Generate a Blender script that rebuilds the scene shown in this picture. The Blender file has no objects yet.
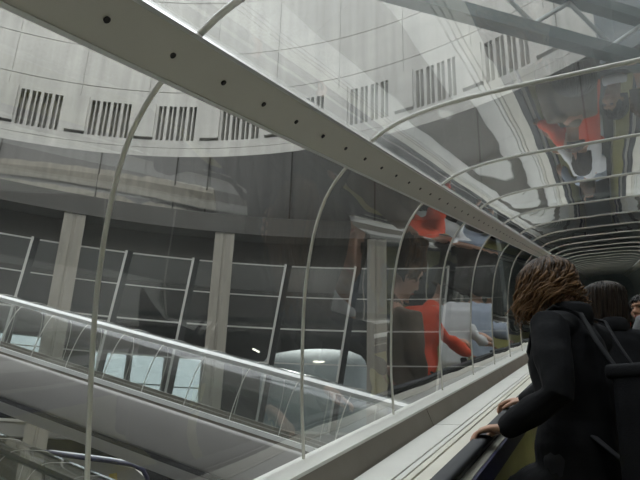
import bpy, bmesh, math, random
from mathutils import Vector, Matrix, noise
random.seed(7)
PI = math.pi
scn = bpy.context.scene
COL = scn.collection

# ------------------------------------------------------------------ camera frame (eye = origin, z up, +y = tube heading)
F = 620.0
M_R = Vector((0.90408401, 0.4262891, 0.03016146))
M_U = Vector((0.11941699, -0.31976653, 0.93994093))
M_F = Vector((-0.4103312, 0.84618377, 0.34000197))
def at(px, py, depth):
    """world point seen at pixel (px,py), 'depth' metres along the view axis"""
    return (M_R*((px-320)/F) + M_U*((240-py)/F) + M_F)*depth

EL = math.radians(14.575)
TV = Vector((0, math.cos(EL), math.sin(EL)))
NV = Vector((0, -math.sin(EL), math.cos(EL)))
UV = Vector((-1, 0, 0))
D = 0.885
SINK = -0.0255
W0 = -0.477
class Frame:
    def __init__(s, O, T, N, U): s.O, s.T, s.N, s.U = O, T, N, U
    def P(s, a, u, v): return s.O + s.T*a + s.U*u + s.N*v
OUR = Frame(Vector((0, 0, 0)), TV, NV, UV)
def B(s, u, w): return OUR.P(s, u, W0 + SINK*s + w)
FLOOR_W = -0.93
def floor_at(x, y):
    s = y/0.968
    for _ in range(12):
        p = B(s, -x, FLOOR_W); s += (y-p.y)
    return B(s, -x, FLOOR_W)

# ------------------------------------------------------------------ materials
def new_mat(name):
    m = bpy.data.materials.new(name); m.use_nodes = True
    nt = m.node_tree; nt.nodes.clear()
    out = nt.nodes.new('ShaderNodeOutputMaterial')
    return m, nt, out
def N(nt, t, **kw):
    n = nt.nodes.new(t)
    for k, v in kw.items(): setattr(n, k, v)
    return n
def srgb(r, g, b):
    f = lambda c: (c/255/12.92) if c/255 <= 0.04045 else ((c/255+0.055)/1.055)**2.4
    return (f(r), f(g), f(b), 1)
def simple(name, col, rough=0.5, metal=0.0, spec=0.5, var=0.0, vscale=8.0, bump=0.0, bscale=60.0, stretch=(1, 1, 1)):
    m, nt, out = new_mat(name)
    b = N(nt, 'ShaderNodeBsdfPrincipled')
    b.inputs['Roughness'].default_value = rough; b.inputs['Metallic'].default_value = metal
    b.inputs['Specular IOR Level'].default_value = spec
    tc = N(nt, 'ShaderNodeTexCoord'); mp = N(nt, 'ShaderNodeMapping')
    mp.inputs['Scale'].default_value = stretch
    nt.links.new(tc.outputs['Object'], mp.inputs['Vector'])
    ns = N(nt, 'ShaderNodeTexNoise'); ns.inputs['Scale'].default_value = vscale; ns.inputs['Detail'].default_value = 6
    nt.links.new(mp.outputs['Vector'], ns.inputs['Vector'])
    rp = N(nt, 'ShaderNodeValToRGB')
    rp.color_ramp.elements[0].position = 0.3; rp.color_ramp.elements[1].position = 0.7
    rp.color_ramp.elements[0].color = tuple(c*(1-var) for c in col[:3])+(1,)
    rp.color_ramp.elements[1].color = tuple(min(1, c*(1+var)) for c in col[:3])+(1,)
    nt.links.new(ns.outputs['Fac'], rp.inputs['Fac'])
    nt.links.new(rp.outputs['Color'], b.inputs['Base Color'])
    if bump:
        n2 = N(nt, 'ShaderNodeTexNoise'); n2.inputs['Scale'].default_value = bscale
        nt.links.new(tc.outputs['Object'], n2.inputs['Vector'])
        bp = N(nt, 'ShaderNodeBump'); bp.inputs['Strength'].default_value = bump; bp.inputs['Distance'].default_value = 0.01
        nt.links.new(n2.outputs['Fac'], bp.inputs['Height']); nt.links.new(bp.outputs['Normal'], b.inputs['Normal'])
    nt.links.new(b.outputs['BSDF'], out.inputs['Surface'])
    return m
def concrete(name, col, var=0.14):
    """board-marked concrete with vertical rain streaks, on (arc length, height) UVs"""
    m, nt, out = new_mat(name)
    b = N(nt, 'ShaderNodeBsdfPrincipled'); b.inputs['Roughness'].default_value = 0.85
    uv = N(nt, 'ShaderNodeUVMap')
    def nz(scale, detail, sx, sy):
        mp = N(nt, 'ShaderNodeMapping'); mp.inputs['Scale'].default_value = (sx, sy, 1)
        nt.links.new(uv.outputs['UV'], mp.inputs['Vector'])
        n = N(nt, 'ShaderNodeTexNoise'); n.inputs['Scale'].default_value = scale; n.inputs['Detail'].default_value = detail
        nt.links.new(mp.outputs['Vector'], n.inputs['Vector']); return n
    a = nz(1.0, 6, 2.6, 0.10); c = nz(1.0, 4, 0.25, 0.3); d = nz(9.0, 3, 1, 1)
    s = N(nt, 'ShaderNodeMath', operation='ADD'); nt.links.new(a.outputs['Fac'], s.inputs[0]); nt.links.new(c.outputs['Fac'], s.inputs[1])
    s2 = N(nt, 'ShaderNodeMath', operation='MULTIPLY_ADD'); nt.links.new(d.outputs['Fac'], s2.inputs[0]); s2.inputs[1].default_value = 0.35; nt.links.new(s.outputs[0], s2.inputs[2])
    rp = N(nt, 'ShaderNodeMapRange'); rp.inputs['From Min'].default_value = 0.85; rp.inputs['From Max'].default_value = 1.55
    nt.links.new(s2.outputs[0], rp.inputs['Value'])
    mx = N(nt, 'ShaderNodeMix', data_type='RGBA')
    mx.inputs[6].default_value = tuple(x*(1-var) for x in col[:3])+(1,)
    mx.inputs[7].default_value = tuple(min(1, x*(1+var)) for x in col[:3])+(1,)
    nt.links.new(rp.outputs[0], mx.inputs[0]); nt.links.new(mx.outputs[2], b.inputs['Base Color'])
    nt.links.new(b.outputs['BSDF'], out.inputs['Surface'])
    return m
def clear_sheet(name, tint, dust, refl=1.0, rough=0.015, wav=0.12, dustcol=(0.8, 0.82, 0.8, 1), dvar=0.8):
    """thin clear sheet: transmission + two-sided Fresnel mirror + a film of dust"""
    m, nt, out = new_mat(name)
    L = nt.links.new
    tc = N(nt, 'ShaderNodeTexCoord')
    n1 = N(nt, 'ShaderNodeTexNoise'); n1.inputs['Scale'].default_value = 1.7; n1.inputs['Detail'].default_value = 1.0
    L(tc.outputs['Object'], n1.inputs['Vector'])
    bp = N(nt, 'ShaderNodeBump'); bp.inputs['Strength'].default_value = wav; bp.inputs['Distance'].default_value = 0.05
    L(n1.outputs['Fac'], bp.inputs['Height'])
    lw = N(nt, 'ShaderNodeLayerWeight'); lw.inputs['Blend'].default_value = 0.5
    L(bp.outputs['Normal'], lw.inputs['Normal'])
    p = N(nt, 'ShaderNodeMath', operation='POWER'); L(lw.outputs['Facing'], p.inputs[0]); p.inputs[1].default_value = 5
    r = N(nt, 'ShaderNodeMath', operation='MULTIPLY_ADD'); L(p.outputs[0], r.inputs[0]); r.inputs[1].default_value = 0.96; r.inputs[2].default_value = 0.04
    a = N(nt, 'ShaderNodeMath', operation='ADD'); L(r.outputs[0], a.inputs[0]); a.inputs[1].default_value = 1.0
    d = N(nt, 'ShaderNodeMath', operation='DIVIDE'); L(r.outputs[0], d.inputs[0]); L(a.outputs[0], d.inputs[1])
    k = N(nt, 'ShaderNodeMath', operation='MULTIPLY'); L(d.outputs[0], k.inputs[0]); k.inputs[1].default_value = 2.0*refl; k.use_clamp = True
    tr = N(nt, 'ShaderNodeBsdfTransparent'); tr.inputs['Color'].default_value = tint
    gl = N(nt, 'ShaderNodeBsdfGlossy'); gl.inputs['Roughness'].default_value = rough; gl.inputs['Color'].default_value = (0.95, 0.95, 0.95, 1)
    L(bp.outputs['Normal'], gl.inputs['Normal'])
    df = N(nt, 'ShaderNodeBsdfDiffuse'); df.inputs['Color'].default_value = dustcol
    tl = N(nt, 'ShaderNodeBsdfTranslucent'); tl.inputs['Color'].default_value = dustcol
    dd = N(nt, 'ShaderNodeMixShader'); dd.inputs[0].default_value = 0.6; L(df.outputs[0], dd.inputs[1]); L(tl.outputs[0], dd.inputs[2])
    # dust lies in wiped streaks
    mp = N(nt, 'ShaderNodeMapping'); mp.inputs['Rotation'].default_value = (0.6, 0.9, 0.3); mp.inputs['Scale'].default_value = (1.0, 5.0, 1.2)
    L(tc.outputs['Object'], mp.inputs['Vector'])
    n2 = N(nt, 'ShaderNodeTexNoise'); n2.inputs['Scale'].default_value = 1.3; n2.inputs['Detail'].default_value = 5
    L(mp.outputs['Vector'], n2.inputs['Vector'])
    mr = N(nt, 'ShaderNodeMapRange'); mr.inputs['From Min'].default_value = 0.3; mr.inputs['From Max'].default_value = 0.75
    mr.inputs['To Min'].default_value = dust*(1-dvar*0.5); mr.inputs['To Max'].default_value = dust*(1+dvar)
    L(n2.outputs['Fac'], mr.inputs['Value'])
    m1 = N(nt, 'ShaderNodeMixShader'); L(mr.outputs[0], m1.inputs[0]); L(tr.outputs[0], m1.inputs[1]); L(dd.outputs[0], m1.inputs[2])
    m2 = N(nt, 'ShaderNodeMixShader'); L(k.outputs[0], m2.inputs[0]); L(m1.outputs[0], m2.inputs[1]); L(gl.outputs[0], m2.inputs[2])
    L(m2.outputs[0], out.inputs['Surface'])
    return m

MT = dict(
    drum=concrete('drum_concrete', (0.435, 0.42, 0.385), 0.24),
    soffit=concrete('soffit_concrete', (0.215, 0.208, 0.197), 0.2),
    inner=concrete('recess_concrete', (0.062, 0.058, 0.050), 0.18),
    column=simple('column_concrete', (0.255, 0.235, 0.195, 1), 0.85, var=0.18, vscale=1.5, stretch=(3, 3, 0.4)),
    tunnel=simple('tunnel_lining', (0.40, 0.44, 0.43, 1), 0.6, var=0.15, vscale=0.8),
    cladding=simple('dark_cladding', (0.055, 0.075, 0.078, 1), 0.5, var=0.3, vscale=0.8),
    paving=simple('paving', (0.33, 0.33, 0.31, 1), 0.8, var=0.15, vscale=1.0),
    panes=clear_sheet('acrylic_side', (0.90, 0.915, 0.905, 1), 0.04, refl=1.15, wav=0.05),
    roofpane=clear_sheet('acrylic_roof', (0.91, 0.93, 0.93, 1), 0.17, refl=1.15, wav=0.03),
    farpane=clear_sheet('acrylic_far', (0.90, 0.93, 0.92, 1), 0.05, wav=0.05),
    winglass=clear_sheet('window_glass', (0.46, 0.49, 0.49, 1), 0.008, refl=0.7, wav=0.0),
    rib=simple('rib_gasket', (0.80, 0.79, 0.72, 1), 0.25, metal=0.15, var=0.05),
    beam=simple('beam_paint', (0.58, 0.555, 0.49, 1), 0.45, var=0.05, vscale=3),
    beamtrim=simple('beam_trim_aluminium', (0.85, 0.85, 0.83, 1), 0.3, metal=0.6),
    screw=simple('screw_dark', (0.035, 0.032, 0.03, 1), 0.5, metal=0.5),
    white=simple('ledge_white', (0.80, 0.795, 0.745, 1), 0.4, var=0.04, vscale=4),
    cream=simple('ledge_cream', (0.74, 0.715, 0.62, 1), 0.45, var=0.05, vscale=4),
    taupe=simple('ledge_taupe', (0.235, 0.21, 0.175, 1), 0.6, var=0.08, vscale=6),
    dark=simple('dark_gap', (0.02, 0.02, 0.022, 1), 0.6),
    rubber=simple('handrail_rubber', (0.012, 0.014, 0.017, 1), 0.5),
    steel=simple('brushed_steel', (0.62, 0.60, 0.52, 1), 0.3, metal=0.7, var=0.08, stretch=(1, 0.1, 1), vscale=30),
    navy=simple('navy_trim', (0.022, 0.022, 0.06, 1), 0.4),
    olive=simple('olive_balustrade', (0.55, 0.52, 0.20, 1), 0.3, var=0.15, vscale=3),
    belt=simple('belt_rubber', (0.02, 0.02, 0.021, 1), 0.7),
    bright=simple('far_beam_aluminium', (0.88, 0.89, 0.88, 1), 0.35, metal=0.2),
    belly=simple('belly_steel', (0.46, 0.445, 0.43, 1), 0.6, metal=0.25, var=0.06, vscale=0.6),
    girder=simple('girder_paint', (0.12, 0.16, 0.155, 1), 0.5, var=0.1),
    brace=simple('brace_white', (0.62, 0.66, 0.65, 1), 0.4, var=0.05),
    frame=simple('window_aluminium', (0.55, 0.54, 0.50, 1), 0.4, metal=0.4),
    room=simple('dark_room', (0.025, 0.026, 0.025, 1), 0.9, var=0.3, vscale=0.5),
    blind=simple('pale_blind', (0.80, 0.85, 0.86, 1), 0.8, var=0.06),
    skin=simple('skin', (0.56, 0.33, 0.235, 1), 0.5, var=0.06, vscale=20),
    skin_tan=simple('skin_tan', (0.36, 0.185, 0.11, 1), 0.5, var=0.06, vscale=20),
    coat=simple('coat_black', (0.009, 0.0095, 0.0115, 1), 0.85, spec=0.25, var=0.25, vscale=9, bump=0.3, bscale=25),
    trousers=simple('trousers_dark', (0.018, 0.019, 0.024, 1), 0.85, var=0.2),
    shoe=simple('shoe_black', (0.012, 0.011, 0.011, 1), 0.4),
    bag=simple('bag_nylon', (0.009, 0.0095, 0.0115, 1), 0.75, spec=0.2, var=0.3, vscale=12, bump=0.2, bscale=200),
    strap=simple('strap_grey', (0.020, 0.021, 0.025, 1), 0.7),
    orange=simple('jacket_orange', (0.85, 0.09, 0.03, 1), 0.6, var=0.1, bump=0.4, bscale=9),
    shirt=simple('shirt_white', (0.78, 0.79, 0.80, 1), 0.7, var=0.04, bump=0.4, bscale=9),
    bluewhite=simple('shirt_pale_blue', (0.40, 0.46, 0.56, 1), 0.7, var=0.06),
    brown=simple('jacket_brown', (0.16, 0.12, 0.085, 1), 0.7, var=0.1),
    grey=simple('jacket_grey', (0.12, 0.125, 0.13, 1), 0.7, var=0.1),
    eye=simple('eye', (0.02, 0.015, 0.012, 1), 0.2),
    lip=simple('lip', (0.35, 0.10, 0.08, 1), 0.5),
    metal=simple('buckle_metal', (0.5, 0.5, 0.5, 1), 0.3, metal=0.9),
    yellow=simple('yellow_panel', (0.62, 0.48, 0.12, 1), 0.5),
)
def hair_mat(name, dark, light):
    """each lock has its own tone, growing lighter to the tips"""
    m, nt, out = new_mat(name)
    b = N(nt, 'ShaderNodeBsdfPrincipled'); b.inputs['Roughness'].default_value = 0.5; b.inputs['Specular IOR Level'].default_value = 0.3
    at_ = N(nt, 'ShaderNodeAttribute'); at_.attribute_name = 'lock'
    mx = N(nt, 'ShaderNodeMix', data_type='RGBA'); mx.inputs[6].default_value = dark; mx.inputs[7].default_value = light
    nt.links.new(at_.outputs['Fac'], mx.inputs[0]); nt.links.new(mx.outputs[2], b.inputs['Base Color'])
    nt.links.new(b.outputs['BSDF'], out.inputs['Surface']); return m
MT['hair'] = hair_mat('hair_brown', (0.022, 0.013, 0.008, 1), (0.27, 0.145, 0.062, 1))
MT['hair_dark'] = hair_mat('hair_dark', (0.012, 0.009, 0.007, 1), (0.085, 0.055, 0.036, 1))
MT['hair_black'] = hair_mat('hair_black', (0.008, 0.007, 0.006, 1), (0.022, 0.018, 0.015, 1))

# ------------------------------------------------------------------ mesh helpers
def link(name, bm, mat, parent=None, smooth=False, mats=None):
    me = bpy.data.meshes.new(name)
    bmesh.ops.recalc_face_normals(bm, faces=bm.faces[:])
    bm.to_mesh(me); bm.free()
    for mm in (mats or [mat]): me.materials.append(mm)
    if smooth:
        me.polygons.foreach_set('use_smooth', [True]*len(me.polygons))
    o = bpy.data.objects.new(name, me); COL.objects.link(o)
    if parent is not None:
        o.parent = parent
        o.matrix_parent_inverse = Matrix.Translation(-parent.location)
    return o
def empty(name, loc):
    o = bpy.data.objects.new(name, None); COL.objects.link(o); o.location = loc; o.empty_display_size = 0.2
    return o
def tag(o, label, cat, group=None):
    o['label'] = label; o['category'] = cat
    if group: o['group'] = group
    return o
def struct(o): o['kind'] = 'structure'; return o
def quad(bm, a, b, c, d):
    return bm.faces.new([bm.verts.new(p) for p in (a, b, c, d)])
def hexa(bm, p):
    """8 corners: 0-3 one end, 4-7 other end (same order)"""
    v = [bm.verts.new(x) for x in p]
    for f in ((0, 1, 2, 3), (7, 6, 5, 4), (0, 4, 5, 1), (1, 5, 6, 2), (2, 6, 7, 3), (3, 7, 4, 0)):
        bm.faces.new([v[i] for i in f])
def bar(bm, a, b, w, h, up=Vector((0, 0, 1))):
    d = (b-a).normalized(); x = d.cross(up).normalized(); y = x.cross(d)
    q = lambda p: [p+x*(sx*w/2)+y*(sy*h/2) for sx, sy in ((-1, -1), (1, -1), (1, 1), (-1, 1))]
    hexa(bm, q(a)+q(b))
def sweep(bm, pts, rads, seg=12, ref=None, cap=True, round_caps=True):
    """tapered tube through pts; rads are r or (ra, rb), ra along ref"""
    pts = [Vector(p) for p in pts]; R = [(r, r) if not isinstance(r, (tuple, list)) else r for r in rads]
    if round_caps and cap:
        d0 = (pts[0]-pts[1]).normalized(); d1 = (pts[-1]-pts[-2]).normalized()
        k0 = min(R[0]); k1 = min(R[-1])
        pre = [(pts[0]+d0*k0*t, (R[0][0]*math.sqrt(1-t*t), R[0][1]*math.sqrt(1-t*t))) for t in (0.97, 0.8, 0.45)]
        post = [(pts[-1]+d1*k1*t, (R[-1][0]*math.sqrt(1-t*t), R[-1][1]*math.sqrt(1-t*t))) for t in (0.45, 0.8, 0.97)]
        pts = [p for p, _ in pre]+pts+[p for p, _ in post]; R = [r for _, r in pre]+R+[r for _, r in post]
    n = len(pts); rings = []; prev = ref
    for i in range(n):
        d = (pts[min(i+1, n-1)]-pts[max(i-1, 0)]).normalized()
        x = Vector(prev) if prev is not None else (Vector((0, 0, 1)) if abs(d.z) < 0.9 else Vector((1, 0, 0)))
        x = (x-d*x.dot(d))
        x = x.normalized() if x.length > 1e-6 else d.orthogonal().normalized()
        if ref is None: prev = x
        y = d.cross(x)
        rings.append([bm.verts.new(pts[i]+x*(R[i][0]*math.cos(2*PI*k/seg))+y*(R[i][1]*math.sin(2*PI*k/seg))) for k in range(seg)])
    for i in range(n-1):
        for k in range(seg):
            bm.faces.new((rings[i][k], rings[i][(k+1) % seg], rings[i+1][(k+1) % seg], rings[i+1][k]))
    if cap:
        bm.faces.new(rings[0][::-1]); bm.faces.new(rings[-1])
    return rings
def ellipsoid(bm, c, rx, ry, rz, X=Vector((1, 0, 0)), Y=Vector((0, 1, 0)), Z=Vector((0, 0, 1)), nu=20, nv=12):
    m = Matrix((X*rx, Y*ry, Z*rz)).transposed().to_4x4(); m.translation = c
    bmesh.ops.create_uvsphere(bm, u_segments=nu, v_segments=nv, radius=1, matrix=m)
def extrude_profile(bm, fn, sec, s_list, closed=True):
    """sweep polygon sec [(u,w)] through fn(s,u,w)"""
    rings = [[bm.verts.new(fn(s, u, w)) for u, w in sec] for s in s_list]
    n = len(sec)
    for a, b in zip(rings, rings[1:]):
        for k in range(n if closed else n-1):
            bm.faces.new((a[k], a[(k+1) % n], b[(k+1) % n], b[k]))
    if closed:
        bm.faces.new(rings[0][::-1]); bm.faces.new(rings[-1])
def rect(u0, u1, w0, w1): return [(u0, w0), (u1, w0), (u1, w1), (u0, w1)]
def fuse(bm, voxel, smooth=3):
    """weld a pile of overlapping closed shapes into one continuous surface"""
    me = bpy.data.meshes.new('tmp'); bmesh.ops.recalc_face_normals(bm, faces=bm.faces[:]); bm.to_mesh(me); bm.free()
    o = bpy.data.objects.new('tmp', me); COL.objects.link(o)
    r = o.modifiers.new('r', 'REMESH'); r.mode = 'VOXEL'; r.voxel_size = voxel
    if smooth:
        s = o.modifiers.new('s', 'SMOOTH'); s.factor = 0.5; s.iterations = smooth
    dg = bpy.context.evaluated_depsgraph_get()
    m2 = bpy.data.meshes.new_from_object(o.evaluated_get(dg))
    bpy.data.objects.remove(o); bpy.data.meshes.remove(me)
    b2 = bmesh.new(); b2.from_mesh(m2); bpy.data.meshes.remove(m2)
    return b2

# ------------------------------------------------------------------ tube section (units: metres, eye at 0,0)
LOW = [(.763, .503), (.815, .455), (.862, .395), (.900, .320), (.930, .235), (.953, .150), (.972, .06), (.985, -.03), (.997, -.13), (1.007, -.23), (1.015, -.32)]
LOW = [(u*D, v*D) for u, v in LOW]
TOP = [(.681, .564), (.635, .590), (.58, .612), (.52, .627), (.44, .640), (.34, .648), (.20, .652)]
TOP = [(u*D, v*D) for u, v in TOP]
TOPL = TOP + [(0.0, .652*D)] + [(-u, v) for u, v in TOP[::-1]]
CURB_U = 0.905
def low_profile(s, fr=OUR):
    b = (CURB_U, W0 + SINK*s + 0.082)
    out = list(LOW)
    # continue smoothly to the kerb
    l = out[-1]
    for t in (0.35, 0.7, 1.0):
        out.append((l[0]+(b[0]-l[0])*(t*0.75+0.25*t*t), l[1]+(b[1]-l[1])*t))
    return out
def right_profile(s): return [(-u, v) for u, v in low_profile(s)]
def pane(fr, s0, s1, prof, name, mat, parent=None, bulge=0.0045, n=9, thick=0.0):
    bm = bmesh.new(); g = []
    for i in range(n+1):
        t = i/n; s = s0+(s1-s0)*t; pr = prof(s); m = len(pr); row = []
        for j, (u, v) in enumerate(pr):
            a = pr[max(j-1, 0)]; c = pr[min(j+1, m-1)]
            tx, ty = c[0]-a[0], c[1]-a[1]; l = math.hypot(tx, ty) or 1
            nx, ny = ty/l, -tx/l                       # outward or inward, fixed below
            if nx*u+ny*v < 0: nx, ny = -nx, -ny
            b = bulge*math.sin(PI*t)*math.sin(PI*min(1, 0.15+j/(m-1)*0.85))
            row.append(bm.verts.new(fr.P(s, u+nx*b, v+ny*b)))
        g.append(row)
    for a, b in zip(g, g[1:]):
        for j in range(len(a)-1): bm.faces.new((a[j], a[j+1], b[j+1], b[j]))
    return link(name, bm, mat, parent, smooth=True)
def fine(pr, k=2):
    """Catmull-Rom refinement of a profile"""
    out = []
    for i in range(len(pr)-1):
        p0 = pr[max(i-1, 0)]; p1 = pr[i]; p2 = pr[i+1]; p3 = pr[min(i+2, len(pr)-1)]
        for t in [x/k for x in range(k)]:
            f = lambda a, b, c, d: 0.5*(2*b+(c-a)*t+(2*a-5*b+4*c-d)*t*t+(3*b-a-3*c+d)*t**3)
            out.append((f(p0[0], p1[0], p2[0], p3[0]), f(p0[1], p1[1], p2[1], p3[1])))
    return out+[pr[-1]]
SP = 0.873
S_MIN, S_MAX = -5, 29
SA, SB = S_MIN*SP, S_MAX*SP
wn = 0; tn = 0
for k in range(S_MIN, S_MAX):
    s0, s1 = k*SP, (k+1)*SP
    for prof, mat in ((lambda s: fine(low_profile(s)), 'panes'), (lambda s: fine(TOPL), 'roofpane'), (lambda s: fine(right_profile(s)), 'panes')):
        wn += 1
        struct(pane(OUR, s0+0.003, s1-0.003, prof, 'window_%d' % wn, MT[mat], bulge=.0018 if mat == 'roofpane' else .0045))
for k in range(S_MIN, S_MAX+1):
    s = k*SP; bm = bmesh.new()
    for pr, r in ((fine(low_profile(s)), 0.0052), (fine(TOPL), 0.0066), (fine(right_profile(s)), 0.0052)):
        sweep(bm, [OUR.P(s, u, v) for u, v in pr], [r]*len(pr), seg=8, round_caps=False)
    tn += 1
    struct(link('trim_%d' % tn, bm, MT['rib'], smooth=True))

# edge beams at the shoulders of the tube
def beam_section(sg):
    a = Vector((.763*D, .503*D)); b = Vector((.681*D, .564*D)); d = (b-a).normalized(); n = Vector((d.y, -d.x))  # outward
    if n.x < 0: n = -n
    pts = [a-n*0.016, b-n*0.016, b-n*0.006+d*0.008, b+n*0.05, a+n*0.05, a-n*0.006-d*0.008]
    return [(p.x*sg, p.y) for p in pts], a, b, d, n
def edge_beam(sg, label, nscrew):
    root = empty('edge_beam', OUR.P(0, .73*D*sg, .53*D)); tag(root, label, 'beam')
    sec, a, b, d, n = beam_section(sg)
    bm = bmesh.new(); extrude_profile(bm, OUR.P, sec, [SA, SB]); link('beam_body', bm, MT['beam'], root)
    for p, q in ((a-d*0.004, -1), (b+d*0.004, 1)):
        bm = bmesh.new(); c = p-n*0.012
        s4 = [c-d*0.004-n*0.006, c+d*0.004-n*0.006, c+d*0.004+n*0.01, c-d*0.004+n*0.01]
        extrude_profile(bm, OUR.P, [(t.x*sg, t.y) for t in s4], [SA, SB]); link('edge_strip', bm, MT['beamtrim'], root)
    me = None; m = (a+b)/2-n*0.0165; step = 0.1555; s_first = 0.991-step*5
    for i in range(nscrew):
        s = s_first+step*i
        if me is None:
            bm = bmesh.new()
            ax = (UV*(n.x*sg)+NV*n.y)
            mt = ax.to_track_quat('Z', 'Y').to_matrix().to_4x4()
            bmesh.ops.create_cone(bm, cap_ends=True, segments=14, radius1=0.0058, radius2=0.0045, depth=0.0045, matrix=mt)
            o = link('screw', bm, MT['screw'], root); me = o.data
        else:
            o = bpy.data.objects.new('screw', me); COL.objects.link(o); o.parent = root; o.matrix_parent_inverse = Matrix.Translation(-root.location)
        o.location = OUR.P(s, m.x*sg, m.y)
edge_beam(1, 'long grey painted beam with dark screws slanting across the left of the tube roof', 62)
edge_beam(-1, 'grey painted beam along the right shoulder of the tube', 0)

# ------------------------------------------------------------------ ledges, handrails, balustrades, floor
JOINTS = [SA+0.2]+[2.86+2.1*k for k in range(-3, 11)]+[SB]
def ledge(sg, label):
    root = empty('side_ledge', B(0, .8*sg, 0)); tag(root, label, 'ledge')
    def part(name, u0, u1, w0, w1, mat, s_list=(SA, SB)):
        bm = bmesh.new(); extrude_profile(bm, B, rect(u0*sg, u1*sg, w0, w1), list(s_list)); return link(name, bm, MT[mat], root)
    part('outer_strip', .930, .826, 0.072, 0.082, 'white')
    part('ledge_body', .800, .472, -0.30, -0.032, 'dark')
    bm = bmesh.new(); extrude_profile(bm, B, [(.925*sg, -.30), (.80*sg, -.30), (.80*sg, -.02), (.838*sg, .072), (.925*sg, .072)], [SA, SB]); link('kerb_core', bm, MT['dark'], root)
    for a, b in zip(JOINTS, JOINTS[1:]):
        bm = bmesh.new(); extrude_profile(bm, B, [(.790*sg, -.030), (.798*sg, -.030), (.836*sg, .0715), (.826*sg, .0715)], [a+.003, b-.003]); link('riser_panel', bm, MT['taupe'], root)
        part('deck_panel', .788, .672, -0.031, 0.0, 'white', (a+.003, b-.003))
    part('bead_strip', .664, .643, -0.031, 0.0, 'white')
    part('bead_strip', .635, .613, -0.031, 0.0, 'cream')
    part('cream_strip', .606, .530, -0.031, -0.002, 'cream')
ledge(1, 'pale stepped ledge with a taupe riser along the left wall of the tube')
ledge(-1, 'pale stepped ledge along the right wall of the tube, behind the people')
def handrail(sg, label):
    root = empty('handrail', B(0, .46*sg, 0.03)); tag(root, label, 'handrail')
    c, a, b = .490, .031, .016
    sec = [((c+a*math.cos(t))*sg, 0.024+b*math.copysign(abs(math.sin(t))**0.8, math.sin(t))) for t in [2*PI*k/20 for k in range(20)]]
    bm = bmesh.new(); extrude_profile(bm, B, sec, [SA, SB]); link('rubber_belt', bm, MT['rubber'], root, smooth=True)
    bm = bmesh.new(); extrude_profile(bm, B, rect((c-.018)*sg, (c+.022)*sg, -0.031, 0.006), [SA, SB]); link('guide', bm, MT['dark'], root)
handrail(1, 'black rubber handrail under the hands of the curly-haired person')
handrail(-1, 'black rubber handrail on the right side, behind the people')
def balustrade(sg, label):
    root = empty('balustrade', B(0, .40*sg, -0.5)); tag(root, label, 'balustrade')
    def part(name, u0, u1, w0, w1, mat):
        bm = bmesh.new(); extrude_profile(bm, B, rect(u0*sg, u1*sg, w0, w1), [SA, SB]); return link(name, bm, MT[mat], root)
    part('deck_rail', .470, .438, -0.06, -0.004, 'steel')
    part('rail_edge', .437, .427, -0.075, -0.006, 'navy')
    part('inner_panel', .445, .430, -0.80, -0.076, 'olive')
    part('skirt', .45, .418, FLOOR_W-0.03, -0.80, 'steel')
balustrade(1, 'olive balustrade panel with a steel deck below the left handrail')
balustrade(-1, 'olive balustrade panel with a steel deck below the right handrail')
bm = bmesh.new()
ribs = []
n = 46
for i in range(n):
    u0 = -.414+.828*i/n; u1 = -.414+.828*(i+.6)/n; u2 = -.414+.828*(i+1)/n
    ribs += [(u0, FLOOR_W), (u1, FLOOR_W), (u1, FLOOR_W-.008), (u2, FLOOR_W-.008)]
sec = ribs+[(.414, FLOOR_W-.06), (-.414, FLOOR_W-.06)]
extrude_profile(bm, B, sec, [SA, SB])
root = tag(link('moving_walkway_belt', bm, MT['belt']), 'dark ribbed moving walkway belt the people stand on', 'walkway')
# the trough under the walkway
bm = bmesh.new()
tro = [(1.10, -.10), (1.12, -.35), (1.02, -.75), (.80, -1.05), (.45, -1.22), (0, -1.28), (-.45, -1.22), (-.80, -1.05), (-1.02, -.75), (-1.12, -.35), (-1.10, -.10),
       (-1.07, -.12), (-1.0, -.72), (-.78, -1.0), (-.44, -1.17), (0, -1.23), (.44, -1.17), (.78, -1.0), (1.0, -.72), (1.07, -.12)]
tro = [(u*.86, v) for u, v in tro]
extrude_profile(bm, B, tro, [SA, SB])
struct(link('trim_%d' % (tn+1), bm, MT['belly'])); tn += 1

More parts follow.
